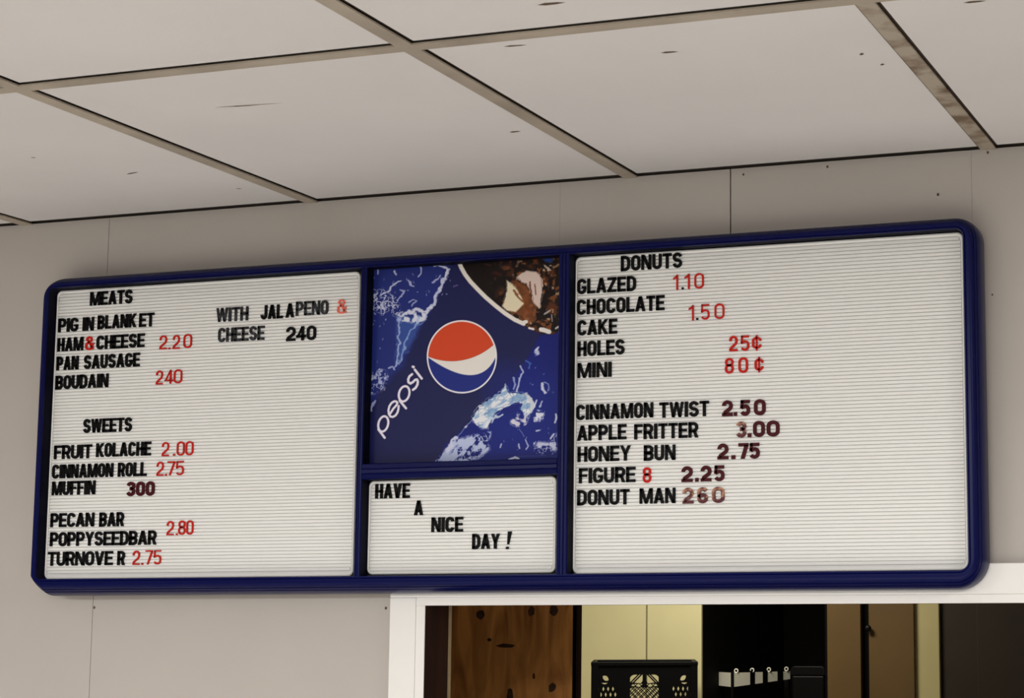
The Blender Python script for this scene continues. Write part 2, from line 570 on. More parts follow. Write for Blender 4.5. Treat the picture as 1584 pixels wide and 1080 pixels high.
for (x0, x1, y0, y1) in ((-cw / 2 - .004, cw / 2 + .004, -cw / 2 - .004, -cw / 2 + .01), (-cw / 2 - .004, cw / 2 + .004, cw / 2 - .01, cw / 2 + .004), (-cw / 2 - .004, -cw / 2 + .01, -cw / 2, cw / 2), (cw / 2 - .01, cw / 2 + .004, -cw / 2, cw / 2)):
    rim.box(x0, x1, y0, y1, ch - 0.012, ch, M['blackplastic'])
for sx in (-1, 1):
    for sy in (-1, 1):
        rim.box(sx * (cw / 2 - .02), sx * (cw / 2 + .003), sy * (cw / 2 - .02), sy * (cw / 2 + .003), 0, ch, M['blackplastic'])
rim.build('rim', cr, 0.002)
cb = MB()
cb.box(-cw / 2, cw / 2, -cw / 2, cw / 2, 0.0, 0.006, M['blackplastic'])
cb.build('base', cr)

# steel rail with ring clips in the dark doorway, on a black rack
ry = 3.30
rk = empty('steel_rack', (X(1134, ry), ry + 0.2, 0))
tag(rk, 'black rack with bright steel rail and ring clips in dark doorway', 'rack')
za, zb_ = at(1133, 1063, ry).z, at(1133, 1041, ry).z
pm = at(1133, 1050, ry)
sl = Vector((X(1094, ry + 0.16), ry + 0.16, 0))
srt = Vector((X(1222, ry + 0.30), ry + 0.30, 0))


def strip(mb, p, q, z0p, z1p, z0q, z1q, m, th=0.004):
    d = (Vector((q[0] - p[0], q[1] - p[1], 0))).normalized()
    n = Vector((-d.y, d.x, 0)) * th
    vs = [(p[0], p[1], z0p), (q[0], q[1], z0q), (q[0], q[1], z1q), (p[0], p[1], z1p)]
    vs += [(v[0] + n.x, v[1] + n.y, v[2]) for v in vs]
    mb.add(vs, [(0, 1, 2, 3), (7, 6, 5, 4), (0, 4, 5, 1), (1, 5, 6, 2), (2, 6, 7, 3), (3, 7, 4, 0)], m)


hz = zb_ - za
la = MB()
strip(la, sl, (pm.x - 0.003, pm.y), za + hz * .05, zb_ - 0.001, za, zb_, M['steel'])
keep(la.build('rail'), rk)
lb = MB()
strip(lb, (pm.x + 0.003, pm.y), srt, za, zb_, za + hz * .38, zb_ - hz * .05, M['steel'])
keep(lb.build('rail'), rk)


def lerp2(p, q, t):
    return (p[0] + (q[0] - p[0]) * t, p[1] + (q[1] - p[1]) * t)


pmx = (pm.x, pm.y)
bk = MB()
bk.box(pm.x - 0.0045, pm.x + 0.0045, pm.y - 0.004, pm.y + 0.006, 0, zb_ + 0.004, M['rubber'])
for end, t0, t1 in ((sl, .42, .56), (srt, .29, .37), (srt, .51, .59), (srt, .77, .86)):
    a, b = lerp2(pmx, end, t0), lerp2(pmx, end, t1)
    d = Vector((b[0] - a[0], b[1] - a[1], 0)).normalized()
    n = Vector((d.y, -d.x, 0)) * 0.003 if end is srt else Vector((-d.y, d.x, 0)) * -0.003
    strip(bk, (a[0] + n.x, a[1] + n.y), (b[0] + n.x, b[1] + n.y), za - 0.004, zb_ + 0.005, za - 0.004, zb_ + 0.005, M['rubber'], 0.002)
for q in ((sl[0], sl[1] + .03), (srt[0] - .02, srt[1] + .03)):
    bk.box(q[0] - .008, q[0] + .008, q[1] - .008, q[1] + .008, 0, zb_ - .002, M['rubber'])
keep(bk.build('stand'), rk)
for t in (.06, .33, .62, .93):
    p = lerp2(pmx, srt, t)
    bm = bmesh.new()
    R0, r0 = 0.0062, 0.0022
    n1, n2 = 16, 8
    vv = [[bm.verts.new(((R0 + r0 * math.cos(b * math.tau / n2)) * math.cos(a * math.tau / n1), r0 * math.sin(b * math.tau / n2), (R0 + r0 * math.cos(b * math.tau / n2)) * math.sin(a * math.tau / n1))) for b in range(n2)] for a in range(n1)]
    for a in range(n1):
        for b in range(n2):
            bm.faces.new((vv[a][b], vv[(a + 1) % n1][b], vv[(a + 1) % n1][(b + 1) % n2], vv[a][(b + 1) % n2]))
    me = bpy.data.meshes.new('ring_clip')
    bm.to_mesh(me)
    bm.free()
    me.materials.append(M['steel'])
    o = bpy.data.objects.new('ring_clip', me)
    o.location = (p[0], p[1] + 0.002, zb_ + 0.006)
    COL.objects.link(o)
    keep(o, rk)

# black lidded bin to the right of the rack
by = 3.36
bx0, bx1 = X(1222, by), X(1276, by)
bt = at(1250, 1031, by).z
bn = empty('lidded_bin', ((bx0 + bx1) / 2, by + 0.05, 0))
tag(bn, 'black lidded bin beside the steel rack in the dark doorway', 'bin')
bb = MB()
bb.box(bx0 + .004, bx1 - .004, by + .004, by + 0.2, 0, bt - 0.03, M['rubber'])
keep(bb.build('body', bevel=0.006), bn)
bl = MB()
bl.prism_xz(rrect(bx0, bx1, bt - 0.03, bt, (0.016, 0.016, 0.003, 0.003)), by, by + 0.204, M['rubber'])
keep(bl.build('lid', bevel=0.002), bn)

# ------------------------------------------------------------------ the menu board
YB, YF, YP = -0.0188, -0.066, -0.0420          # back, front face, face of the panels
ox0, ox1, oz0, oz1 = -0.6361, 1.1011, 1.6890, 2.2669
ix0, ix1, iz0, iz1 = -0.6135, 1.0767, 1.7190, 2.2450
board = empty('menu_board', (0.23, 0, 1.689))
tag(board, 'long blue framed menu board with white letter panels and cola poster above the hatch', 'menu board')


def corner_loop(x0, x1, z0, z1, r, flat, n=10):
    """rounded rectangle; the bottom left corner is cut nearly straight"""
    out = []
    for ci, (cx, cz_, a0) in enumerate(((x1 - r[0], z1 - r[0], 0), (x0 + r[1], z1 - r[1], 90), (x0 + r[2], z0 + r[2], 180), (x1 - r[3], z0 + r[3], 270))):
        for k in range(n + 1):
            t = k / n
            a = math.radians(a0 + 90 * t)
            p = (cx + r[ci] * math.cos(a), cz_ + r[ci] * math.sin(a))
            if ci == 2:
                c = (x0 + (0.040) * t, z0 + (0.033) * (1 - t))
                p = (p[0] * (1 - flat) + c[0] * flat, p[1] * (1 - flat) + c[1] * flat)
            out.append(p)
    return out


outer = corner_loop(ox0, ox1, oz0, oz1, (0.040, 0.046, 0.036, 0.048), 0.72)
inner = corner_loop(ix0, ix1, iz0, iz1, (0.012, 0.010, 0.008, 0.014), 0.0)
prof = [(0, YB), (0, -.032), (.025, -.040), (.07, -.0465), (.14, -.0520), (.20, -.0550), (.225, -.0545), (.25, -.0572), (.34, -.0602), (.365, -.0594), (.39, -.0616),
        (.48, -.0640), (.56, -.0655), (.64, YF), (.82, YF), (.86, -.0648), (.90, YF), (.97, YF), (1.0, -.0640), (1.0, -.0385)]
N = len(outer)
vs, fs = [], []
for t, y in prof:
    for p, q in zip(outer, inner):
        vs.append((p[0] + (q[0] - p[0]) * t, y, p[1] + (q[1] - p[1]) * t))
for a in range(len(prof) - 1):
    for k in range(N):
        k2 = (k + 1) % N
        fs.append((a * N + k, (a + 1) * N + k, (a + 1) * N + k2, a * N + k2))
fr = link_mesh('frame', vs, fs, None, mats=[M['blue'], M['recess_shade']], idx=[1 if a == len(prof) - 2 else 0 for a in range(len(prof) - 1) for _ in range(N)])
for p in fr.data.polygons:
    p.use_smooth = True
es = fr.modifiers.new('split', 'EDGE_SPLIT')
es.split_angle = math.radians(38)
keep(fr, board)

mL0, mL1 = 0.0270, 0.0388       # mullion between the left panel and the poster
mR0, mR1 = 0.3973, 0.4168
cZ0, cZ1 = 1.8805, 1.9075       # rail between poster and small panel


def barprof(u0, u1):
    w = u1 - u0
    return [(u0, -.0385), (u0, YF + .0022), (u0 + .0016, YF), (u0 + w * .30, YF - .0006), (u0 + w * .36, YF + .0006), (u0 + w * .42, YF - .0008), (u0 + w * .60, YF - .0008),
            (u0 + w * .66, YF + .0006), (u0 + w * .72, YF - .0006), (u1 - .0016, YF), (u1, YF + .0022), (u1, -.0385)]


for (a, b) in ((mL0, mL1), (mR0, mR1)):
    pr = barprof(a, b)
    vs = [(x, y, iz0 - .001) for x, y in pr] + [(x, y, iz1 + .001) for x, y in pr]
    n = len(pr)
    o = link_mesh('mullion', vs, [(k, k + 1, n + k + 1, n + k) for k in range(n - 1)] + [(0, n, 2 * n - 1, n - 1)], None, mats=[M['blue'], M['recess_shade']], idx=[1] + [0] * (n - 3) + [1, 0])
    keep(o, board)
pr = barprof(cZ0, cZ1)
vs = [(mL1 - .0005, y, z) for z, y in pr] + [(mR0 + .0005, y, z) for z, y in pr]
n = len(pr)
keep(link_mesh('cross_rail', vs, [(k + 1, k, n + k, n + k + 1) for k in range(n - 1)] + [(0, n - 1, 2 * n - 1, n)], None, mats=[M['blue'], M['recess_shade']], idx=[1] + [0] * (n - 3) + [1, 0]), board)
bx = MB()
bx.prism_xz(corner_loop(ox0 + .003, ox1 - .003, oz0 + .003, oz1 - .003, (0.038, 0.044, 0.034, 0.046), 0.72), -0.0385, YB - 0.0004, M['navy'])
keep(bx.build('backing_tray'), board)
for x in (-0.45, 0.9):
    keep(boxo('wall_bracket', x, x + 0.08, YB, -0.0002, 2.17, 2.22, M['navy']), board)

PITCH = 0.00585


def letter_panel(x0, x1, z0, z1):
    b = MB()
    rr_ = 0.0095
    out, inn = rrect(x0, x1, z0, z1, rr_, 8), rrect(x0 + .0032, x1 - .0032, z0 + .0040, z1 - .0055, rr_ - .003, 8)
    n = len(out)
    y0 = -0.0384
    yr = YP - 0.0014
    yi = YP - 0.0002
    vs = [(p[0], y0, p[1]) for p in out] + [(p[0], yr + .001, p[1]) for p in out]
    mid = [(a[0] + (c[0] - a[0]) * .4, a[1] + (c[1] - a[1]) * .4) for a, c in zip(out, inn)]
    vs += [(p[0], yr, p[1]) for p in mid] + [(p[0], yi, p[1]) for p in inn] + [(p[0], -0.0390, p[1]) for p in inn]
    fs = [(a * n + k, a * n + (k + 1) % n, (a + 1) * n + (k + 1) % n, (a + 1) * n + k) for a in range(4) for k in range(n)]
    fs.append(tuple(range(4 * n, 5 * n)))
    b.add(vs, fs, M['panel'])
    # ribs: flat slats standing off a recessed back, a narrow groove between
    za, zb2 = z0 + .0045, z1 - .0060
    k = int((zb2 - za) / PITCH)
    za = zb2 - k * PITCH
    for q in range(k):
        a, c = za + q * PITCH, za + (q + 1) * PITCH - 0.00125
        inset = 0.0016 if 0 < q < k - 1 else 0.004
        xa, xb_ = x0 + .0024 + inset, x1 - .0024 - inset
        yy = -0.0385
        f0, f1 = YP - .0001, YP + .0001
        vs = [(xa, yy, a), (xb_, yy, a), (xb_, f0, a + .0003), (xa, f0, a + .0003), (xa, f1, c), (xb_, f1, c), (xb_, yy, c), (xa, yy, c)]
        b.add(vs, [(0, 1, 2, 3), (3, 2, 5, 4), (4, 5, 6, 7), (0, 3, 4, 7), (1, 6, 5, 2)], M['panel'])
    o = b.build('letter_panel')
    keep(o, board)
    return o


p1 = letter_panel(-0.6128, 0.0128, 1.7192, 2.2436)
p1['label'] = 'left white ribbed panel listing meats and sweets'
p2 = letter_panel(mR1 + .0006, 1.0724, 1.7192, 2.2436)
p2['label'] = 'right white ribbed panel listing donuts'
p3 = letter_panel(mL1 + .0012, 0.3862, 1.7215, 1.8795)
p3['label'] = 'small white ribbed panel with a friendly message'

# ---- the printed cola poster: colours laid on a fine grid
qx0, qx1, qz0, qz1 = mL1 - .001, mR0 + .003, 1.9055, 2.2500
NX, NZ = 470, 450
gx, gz = np.linspace(qx0, qx1, NX), np.linspace(qz0, qz1, NZ)
GX, GZ = np.meshgrid(gx, gz)
YPO = -0.0415
d = np.stack([GX - CAM.x, np.full_like(GX, YPO - CAM.y), GZ - CAM.z], -1) @ RM
ZXc = ((W / 2 + SX + F * d[..., 0] / -d[..., 2]) - 540) * 2.919      # print coordinates
ZYc = ((H / 2 + SY - F * d[..., 1] / -d[..., 2]) - 370) * 2.919
rng = np.random.default_rng(11)


def vnoise(scale, seed, ax=1.0, ang=0.0):
    r = np.random.default_rng(seed).random((64, 64))
    c, s = math.cos(ang), math.sin(ang)
    u = (ZXc * c + ZYc * s) / scale / ax
    v = (-ZXc * s + ZYc * c) / scale
    iu, iv = np.floor(u).astype(int), np.floor(v).astype(int)
    fu, fv = u - iu, v - iv
    fu, fv = fu * fu * (3 - 2 * fu), fv * fv * (3 - 2 * fv)
    g = lambda a, b: r[a % 64, b % 64]
    return (g(iu, iv) * (1 - fu) + g(iu + 1, iv) * fu) * (1 - fv) + (g(iu, iv + 1) * (1 - fu) + g(iu + 1, iv + 1) * fu) * fv


def fbm(scale, seed, ax=1.0, ang=0.0):
    return (vnoise(scale, seed, ax, ang) + .5 * vnoise(scale / 2, seed + 1, ax, ang) + .25 * vnoise(scale / 4, seed + 2, ax, ang)) / 1.75


def sm(a, b, x):
    t = np.clip((x - a) / (b - a), 0, 1)
    return t * t * (3 - 2 * t)


def sdist(pts, wob=0.0, seed=0, closed=False):
    pts = list(pts) + ([pts[0]] if closed else [])
    D = np.full(GX.shape, 1e9)
    x, y = ZXc, ZYc
    if wob:
        x = x + (fbm(26, seed) - .5) * wob
        y = y + (fbm(26, seed + 7) - .5) * wob
    for (ax, ay), (bx_, by_) in zip(pts[:-1], pts[1:]):
        vx, vy = bx_ - ax, by_ - ay
        t = np.clip(((x - ax) * vx + (y - ay) * vy) / (vx * vx + vy * vy + 1e-9), 0, 1)
        D = np.minimum(D, np.hypot(x - ax - t * vx, y - ay - t * vy))
    return D


def inside(pts, wob=0.0, seed=0):
    x, y = ZXc, ZYc
    if wob:
        x = x + (fbm(30, seed) - .5) * wob
        y = y + (fbm(30, seed + 7) - .5) * wob
    c = np.zeros(GX.shape, bool)
    n = len(pts)
    for i in range(n):
        (ax, ay), (bx_, by_) = pts[i], pts[(i + 1) % n]
        if ay == by_:
            continue
        cond = (ay > y) != (by_ > y)
        c ^= cond & (x < (bx_ - ax) * (y - ay) / (by_ - ay) + ax)
    return c


def poly(pts, soft=2.0, wob=0.0, seed=0):
    s = sdist(pts, wob, seed, True)
    s = np.where(inside(pts, wob, seed), -s, s)
    return 1 - sm(-soft, soft, s)


IMG = np.empty(GX.shape + (3,))
IMG[:] = (30, 32, 82)


def lay(a, c):
    global IMG
    a = np.clip(a, 0, 1)[..., None]
    c = np.asarray(c, float)
    IMG = IMG * (1 - a) + c * a


def stroke(pts, w, c, a=1.0, wob=0.0, seed=0, soft=2.0):
    lay(a * (1 - sm(w / 2 - soft, w / 2 + soft, sdist(pts, wob, seed))), c)


WHT = (222, 226, 244)
# fields of blue
lay(poly([(60, 60), (480, 60), (440, 150), (365, 330), (300, 430), (235, 580), (190, 620), (60, 800)], 18, 30, 3), (36, 48, 122))
lay(poly([(970, 400), (860, 440), (790, 560), (730, 640), (560, 810), (440, 930), (380, 1020), (970, 1040)], 6, 16, 5), (22, 32, 118))
lay(poly([(600, 600), (700, 560), (940, 620), (940, 980), (640, 980)], 60) * .4, (26, 44, 140))
rd = fbm(34, 21)
strand = 1 - sm(.018, .06, np.abs(fbm(30, 31) - .5))
strand2 = 1 - sm(.02, .07, np.abs(fbm(17, 41) - .5))
# upper left splash
lay(poly([(215, 350), (340, 345), (300, 440), (240, 540), (210, 570), (212, 450)], 10, 26, 9) * .45, (78, 122, 200))
lay(poly([(225, 335), (365, 320), (345, 365), (300, 385), (222, 362)], 4, 22, 13) * sm(.38, .55, fbm(20, 51)), WHT)
stroke([(448, 140), (432, 180), (412, 215), (390, 265), (370, 312)], 14, (206, 212, 240), .95, 26, 61, 3)
stroke([(370, 312), (345, 332), (300, 318), (260, 330), (235, 345)], 13, WHT, .95, 30, 62, 3)
stroke([(385, 122), (405, 113), (428, 122), (442, 142), (438, 165)], 7, WHT, .9, 20, 63)
stroke([(380, 195), (400, 180), (410, 165)], 8, (190, 198, 235), .8, 20, 64)
stroke([(222, 358), (228, 430), (222, 500), (218, 560), (205, 585)], 9, (188, 200, 238), .8, 24, 65, 3)
stroke([(318, 345), (292, 395), (262, 445), (240, 505), (222, 560)], 9, (168, 190, 236), .75, 24, 66, 3)
stroke([(350, 345), (335, 375), (305, 385)], 5, (130, 165, 220), .7, 20, 67)
stroke([(140, 255), (165, 245), (185, 225), (200, 205), (225, 188)], 9, (214, 218, 240), .9, 34, 68, 3)
stroke([(215, 275), (240, 262), (250, 235), (236, 228)], 7, (200, 206, 238), .8, 26, 69)
stroke([(265, 290), (290, 272), (305, 280), (280, 300)], 6, (190, 198, 236), .8, 20, 70)
stroke([(265, 190), (280, 205), (292, 212)], 9, (206, 212, 240), .8, 24, 71)
stroke([(318, 120), (322, 150), (312, 165)], 7, (206, 212, 240), .85, 20, 72)
stroke([(126, 130), (130, 155)], 6, (206, 212, 240), .85, 10, 73)
stroke([(205, 145), (215, 160)], 8, (214, 218, 240), .85, 12, 74)
lay(poly([(104, 235), (150, 225), (205, 260), (235, 310), (225, 350), (180, 325), (150, 345), (104, 310)], 10, 30, 75) * np.maximum(strand, strand2) * .95, (212, 216, 240))
lay(poly([(95, 610), (150, 585), (175, 620), (160, 680), (110, 700), (95, 690)], 8, 24, 78) * np.maximum(strand2, sm(.55, .66, fbm(18, 80))) * .9, (190, 198, 232))
stroke([(120, 730), (108, 752), (98, 775)], 9, (176, 186, 228), .85, 14, 81)
stroke([(180, 580), (200, 575), (210, 590)], 9, (186, 196, 234), .8, 16, 82)
for k in range(46):
    x, y = rng.uniform(100, 260), rng.uniform(120, 560)
    if k > 30:
        x, y = rng.uniform(260, 460), rng.uniform(110, 260)
    r_ = rng.uniform(2.2, 5.2)
    stroke([(x, y), (x + rng.uniform(-6, 6), y + rng.uniform(-8, 8))], r_, (186, 194, 234), rng.uniform(.35, .85), 8, 90 + k, 1.5)
stroke([(475, 215), (490, 208)], 6, (120, 112, 170), .7, 10, 84)
# lower right splash
body = [(556, 805), (585, 760), (640, 715), (690, 690), (705, 655), (722, 690), (790, 695), (826, 722), (832, 765), (805, 805), (775, 772), (782, 735), (738, 745), (680, 772), (650, 800), (628, 855), (592, 845), (565, 830)]
lay(poly(body, 5, 26, 101), (150, 182, 216))
lay(poly(body, 4, 26, 101) * sm(.34, .50, fbm(22, 111, 2.2, -.6)), (236, 238, 244))
lay(poly(body, 2, 26, 101) * strand * .4, (84, 128, 190))
lay(poly([(690, 770), (760, 735), (775, 745), (770, 775), (700, 800), (650, 830)], 6, 18, 104) * .85, (24, 36, 124))
stroke([(600, 850), (640, 815), (690, 790)], 12, (206, 222, 238), .9, 34, 105, 3)
lay(poly([(725, 820), (765, 780), (805, 800), (800, 830), (755, 850)], 8, 24, 106) * sm(.36, .56, fbm(20, 121)), (218, 216, 230))
stroke([(800, 705), (825, 735), (822, 775)], 18, (214, 218, 230), .9, 26, 107, 4)
foam = poly([(392, 1008), (440, 940), (478, 893), (500, 900), (640, 870), (636, 950), (560, 1008)], 8, 20, 131)
lay(foam * np.maximum(strand2, sm(.50, .60, fbm(20, 133, 1.8, -.9))) * .95, (200, 210, 242))
stroke([(440, 950), (460, 925), (484, 895)], 17, (214, 218, 244), .95, 22, 134, 3)
stroke([(410, 1004), (470, 960), (520, 930)], 8, (190, 202, 240), .8, 30, 135)
stroke([(560, 815), (520, 855), (490, 890)], 3, (150, 170, 220), .8, 10, 136, 1.5)
stroke([(525, 850), (532, 845)], 8, (206, 214, 240), .9, 6, 137)
lay(poly([(830, 800), (850, 770), (880, 780), (870, 820), (840, 825)], 6, 20, 141) * sm(.35, .5, fbm(15, 143)), WHT)
stroke([(838, 750), (848, 730)], 8, WHT, .9, 10, 144)
stroke([(872, 735), (862, 755)], 7, WHT, .8, 12, 145)
stroke([(874, 650), (878, 680), (884, 692)], 13, (216, 220, 240), .95, 16, 146, 3)
stroke([(880, 648), (900, 655), (906, 672), (900, 685)], 5, (170, 180, 226), .8, 10, 147)
stroke([(934, 790), (932, 830)], 9, WHT, .9, 12, 148)
stroke([(845, 500), (850, 520)], 16, (206, 212, 238), .9, 22, 149, 3)
stroke([(856, 490), (846, 500)], 8, WHT, .9, 8, 150)
stroke([(775, 575), (782, 600), (776, 620)], 8, (206, 214, 240), .85, 16, 151)
stroke([(800, 550), (822, 562), (812, 585)], 6, (80, 120, 205), .8, 16, 152)
stroke([(742, 630), (752, 650), (745, 680)], 9, (176, 190, 232), .8, 18, 153)
stroke([(772, 630), (765, 660), (758, 690)], 8, (206, 214, 240), .85, 14, 154)
lay(poly([(820, 930), (850, 915), (900, 920), (935, 880), (940, 950), (900, 985), (840, 965)], 8, 26, 155) * np.maximum(strand2 * .9, sm(.55, .66, fbm(22, 157))), (206, 210, 238))
stroke([(908, 900), (922, 880)], 8, WHT, .9, 10, 158)
stroke([(688, 925), (684, 940)], 7, WHT, .85, 6, 159)
stroke([(766, 925), (770, 945)], 7, WHT, .85, 8, 160)
stroke([(725, 995), (748, 985), (765, 990)], 10, (216, 220, 240), .95, 14, 161)
stroke([(750, 981), (890, 977)], 1.6, (120, 110, 170), .8, 0, 0, 1.2)
stroke([(795, 905), (808, 935), (800, 950)], 6, (206, 210, 238), .85, 12, 162)
stroke([(770, 860), (790, 890)], 3, (170, 178, 226), .7, 12, 163)
stroke([(848, 865), (862, 862)], 8, WHT, .85, 10, 164)
for k in range(26):
    x, y = rng.uniform(660, 930), rng.uniform(560, 980)
    if x + y < 1400:
        continue
    stroke([(x, y), (x + rng.uniform(-4, 4), y + rng.uniform(-7, 7))], rng.uniform(2.4, 5), (180, 190, 232), rng.uniform(.3, .8), 8, 190 + k, 1.5)
# the glass of cola in the corner
glass = [(482, 60), (970, 60), (970, 405), (915, 432), (862, 425), (792, 392), (722, 345), (640, 270), (562, 205), (520, 150)]
lay(poly(glass, 3), (24, 15, 13))
gl = poly(glass, 2)
lay(gl * sm(.54, .70, fbm(40, 201)) * sm(640, 760, ZXc + .4 * (ZYc - 200)) * .85, (104, 54, 28))
lay(gl * sm(.62, .74, fbm(22, 211)) * sm(560, 800, ZXc) * .8, (150, 88, 48))
lay(gl * sm(.66, .76, fbm(20, 221)) * sm(620, 860, ZXc) * .8, (214, 176, 140))
lay(poly([(735, 190), (800, 210), (845, 300), (836, 375), (795, 372), (755, 335), (722, 330)], 6, 20, 231) * (.6 + .4 * fbm(22, 233)), (136, 78, 42))
lay(poly([(692, 300), (712, 240), (714, 185), (740, 205), (768, 245), (792, 292), (756, 330), (712, 322)], 4, 14, 241), (234, 222, 192))
lay(poly([(756, 168), (800, 140), (845, 146), (872, 178), (874, 245), (858, 312), (832, 290), (822, 240), (800, 200), (778, 192)], 4, 14, 251), (222, 200, 190))
stroke([(815, 195), (822, 240)], 9, (96, 48, 34), .85, 14, 253)
stroke([(838, 205), (842, 250)], 6, (110, 60, 46), .8, 12, 254)
stroke([(742, 230), (790, 290), (815, 330)], 10, (120, 60, 28), .85, 24, 255, 3)
stroke([(745, 89), (790, 87)], 5, (216, 214, 220), .85, 8, 256)
stroke([(890, 95), (915, 85)], 22, (36, 70, 150), .8, 26, 257, 5)
stroke([(885, 120), (900, 140)], 7, (214, 200, 190), .8, 16, 258)
stroke([(925, 130), (945, 115)], 10, (190, 150, 110), .7, 20, 259)
stroke([(880, 340), (905, 322)], 7, (206, 196, 196), .85, 12, 260)
stroke([(915, 340), (920, 370)], 5, (196, 186, 190), .8, 12, 261)
stroke([(612, 112), (640, 118)], 6, (80, 46, 36), .8, 12, 262)
stroke([(648, 150), (680, 160)], 16, (64, 28, 22), .8, 26, 263, 5)
RIM = [(497, 104), (506, 128), (524, 160), (548, 192), (580, 226), (616, 262), (660, 300), (704, 335), (748, 364), (788, 382)]
stroke(RIM, 19, (238, 232, 224), 1, 0, 0, 2)
stroke([(788, 376), (800, 374)], 14, (238, 232, 224), 1, 8, 3, 2)
stroke([(814, 400), (832, 406)], 9, (236, 230, 226), 1, 8, 4, 2)
stroke([(866, 409), (904, 418)], 20, (238, 234, 230), 1, 6, 5, 2)
stroke([(935, 404), (945, 396)], 9, (226, 222, 224), .9, 8, 6, 2)
# word mark
c8 = 2.919 / 8.31


def zz(x, y):
    return (87.57 + x * c8, 554.6 + y * c8)


def ell(cx, cy, rx, ry_, rot, a0=0, a1=360, n=36):
    c, s = math.cos(rot), math.sin(rot)
    out = []
    for k in range(n + 1):
        a = math.radians(a0 + (a1 - a0) * k / n)
        u, v = rx * math.cos(a), ry_ * math.sin(a)
        out.append(zz(cx + u * c - v * s, cy + u * s + v * c))
    return out


LW, LC = 11.0, (240, 234, 248)
stroke(ell(190, 797, 62, 100, .24), LW * .92, LC, 1, 0, 0, 1.6)
stroke([zz(128, 868), zz(208, 975)], LW * .98, LC, 1, 0, 0, 1.6)
stroke(ell(458, 410, 66, 100, .26), LW * .92, LC, 1, 0, 0, 1.6)
stroke([zz(402, 500), zz(482, 596)], LW * .98, LC, 1, 0, 0, 1.6)
stroke([zz(276, 668), zz(320, 600), zz(360, 556), zz(372, 528), zz(358, 508), zz(330, 506), zz(296, 528), zz(268, 570), zz(256, 620), zz(262, 670), zz(282, 702), zz(312, 708), zz(346, 690), zz(372, 652), zz(384, 610), zz(388, 566)], LW * .9, LC, 1, 0, 0, 1.6)
stroke([zz(560, 158), zz(526, 186), zz(510, 224), zz(514, 262), zz(540, 278), zz(572, 258), zz(600, 230), zz(624, 226), zz(634, 250), zz(630, 290), zz(606, 334), zz(572, 358)], LW, LC, 1, 0, 0, 1.6)
stroke([zz(596, 100), zz(684, 214)], LW, LC, 1, 0, 0, 1.6)
stroke([zz(570, 62), zz(580, 66)], LW * 1.05, LC, 1, 0, 0, 1.6)
# globe emblem
c7 = 2.919 / 7.714


def gg(x, y):
    return (321.1 + x * c7, 321.1 + y * c7)


def bez(p, n=24):
    out = []
    for k in range(n + 1):
        t = k / n
        out.append(tuple((1 - t) ** 3 * a + 3 * (1 - t) ** 2 * t * b + 3 * (1 - t) * t * t * c + t ** 3 * d_ for a, b, c, d_ in zip(*p)))
    return out


gcx, gcy = gg(497, 556)
gr, grz = 418 * c7, 436 * c7
gd = np.hypot((ZXc - gcx) / gr, (ZYc - gcy) / grz)
disc = 1 - sm(.985, 1.012, gd)
lay(disc, (32, 46, 130))
top_curve = bez((gg(80, 545), gg(300, 650), gg(640, 640), gg(900, 390)))
low_curve = bez((gg(80, 552), gg(420, 800), gg(760, 900), gg(910, 540)))
whitep = top_curve + [gg(960, 420), gg(960, 540)] + low_curve[::-1]
lay(disc * poly(whitep, 1.6), (238, 233, 226))
redp = [gg(20, 500), gg(60, 60), gg(960, 40), gg(960, 380)] + top_curve[::-1]
lay(disc * poly(redp, 1.6), (216, 74, 38))
ring = sm(.952, .968, gd) * (1 - sm(.995, 1.010, gd))
lay(ring, (244, 240, 246))
lay(sm(1.005, 1.02, gd) * (1 - sm(1.02, 1.05, gd)) * .5, (22, 22, 60))

verts = np.stack([GX, np.full_like(GX, YPO), GZ], -1).reshape(-1, 3)
idx = np.arange(NX * NZ).reshape(NZ, NX)
faces = np.stack([idx[:-1, :-1], idx[:-1, 1:], idx[1:, 1:], idx[1:, :-1]], -1).reshape(-1, 4)
me = bpy.data.meshes.new('poster')
me.vertices.add(len(verts))
me.vertices.foreach_set('co', verts.astype(np.float32).ravel())
me.loops.add(faces.size)
me.loops.foreach_set('vertex_index', faces.astype(np.int32).ravel())
me.polygons.add(len(faces))
me.polygons.foreach_set('loop_start', np.arange(0, faces.size, 4, dtype=np.int32))
me.update(calc_edges=True)
ca = me.color_attributes.new('print', 'FLOAT_COLOR', 'POINT')
rgba = np.ones((NX * NZ, 4), np.float32)
rgba[:, :3] = lin(np.clip(IMG, 0, 255)).reshape(-1, 3)
ca.data.foreach_set('color', rgba.ravel())
mp_ = mat('poster_print', (40, 40, 90), 0.35, spec=0.14)
at_n = mp_.node_tree.nodes.new('ShaderNodeAttribute')
at_n.attribute_name = 'print'
mp_.node_tree.links.new(at_n.outputs['Color'], mp_.node_tree.nodes['Principled BSDF'].inputs['Base Color'])
me.materials.append(mp_)
po = bpy.data.objects.new('poster', me)
COL.objects.link(po)
keep(po, board)
po['label'] = 'blue cola poster with a red white and blue globe emblem and water splashes'

# ------------------------------------------------------------------ changeable letters
def arc(cx, cy, rx, ry_, a0, a1, n=10):
    return [(cx + rx * math.cos(math.radians(a0 + (a1 - a0) * k / n)), cy + ry_ * math.sin(math.radians(a0 + (a1 - a0) * k / n))) for k in range(n + 1)]


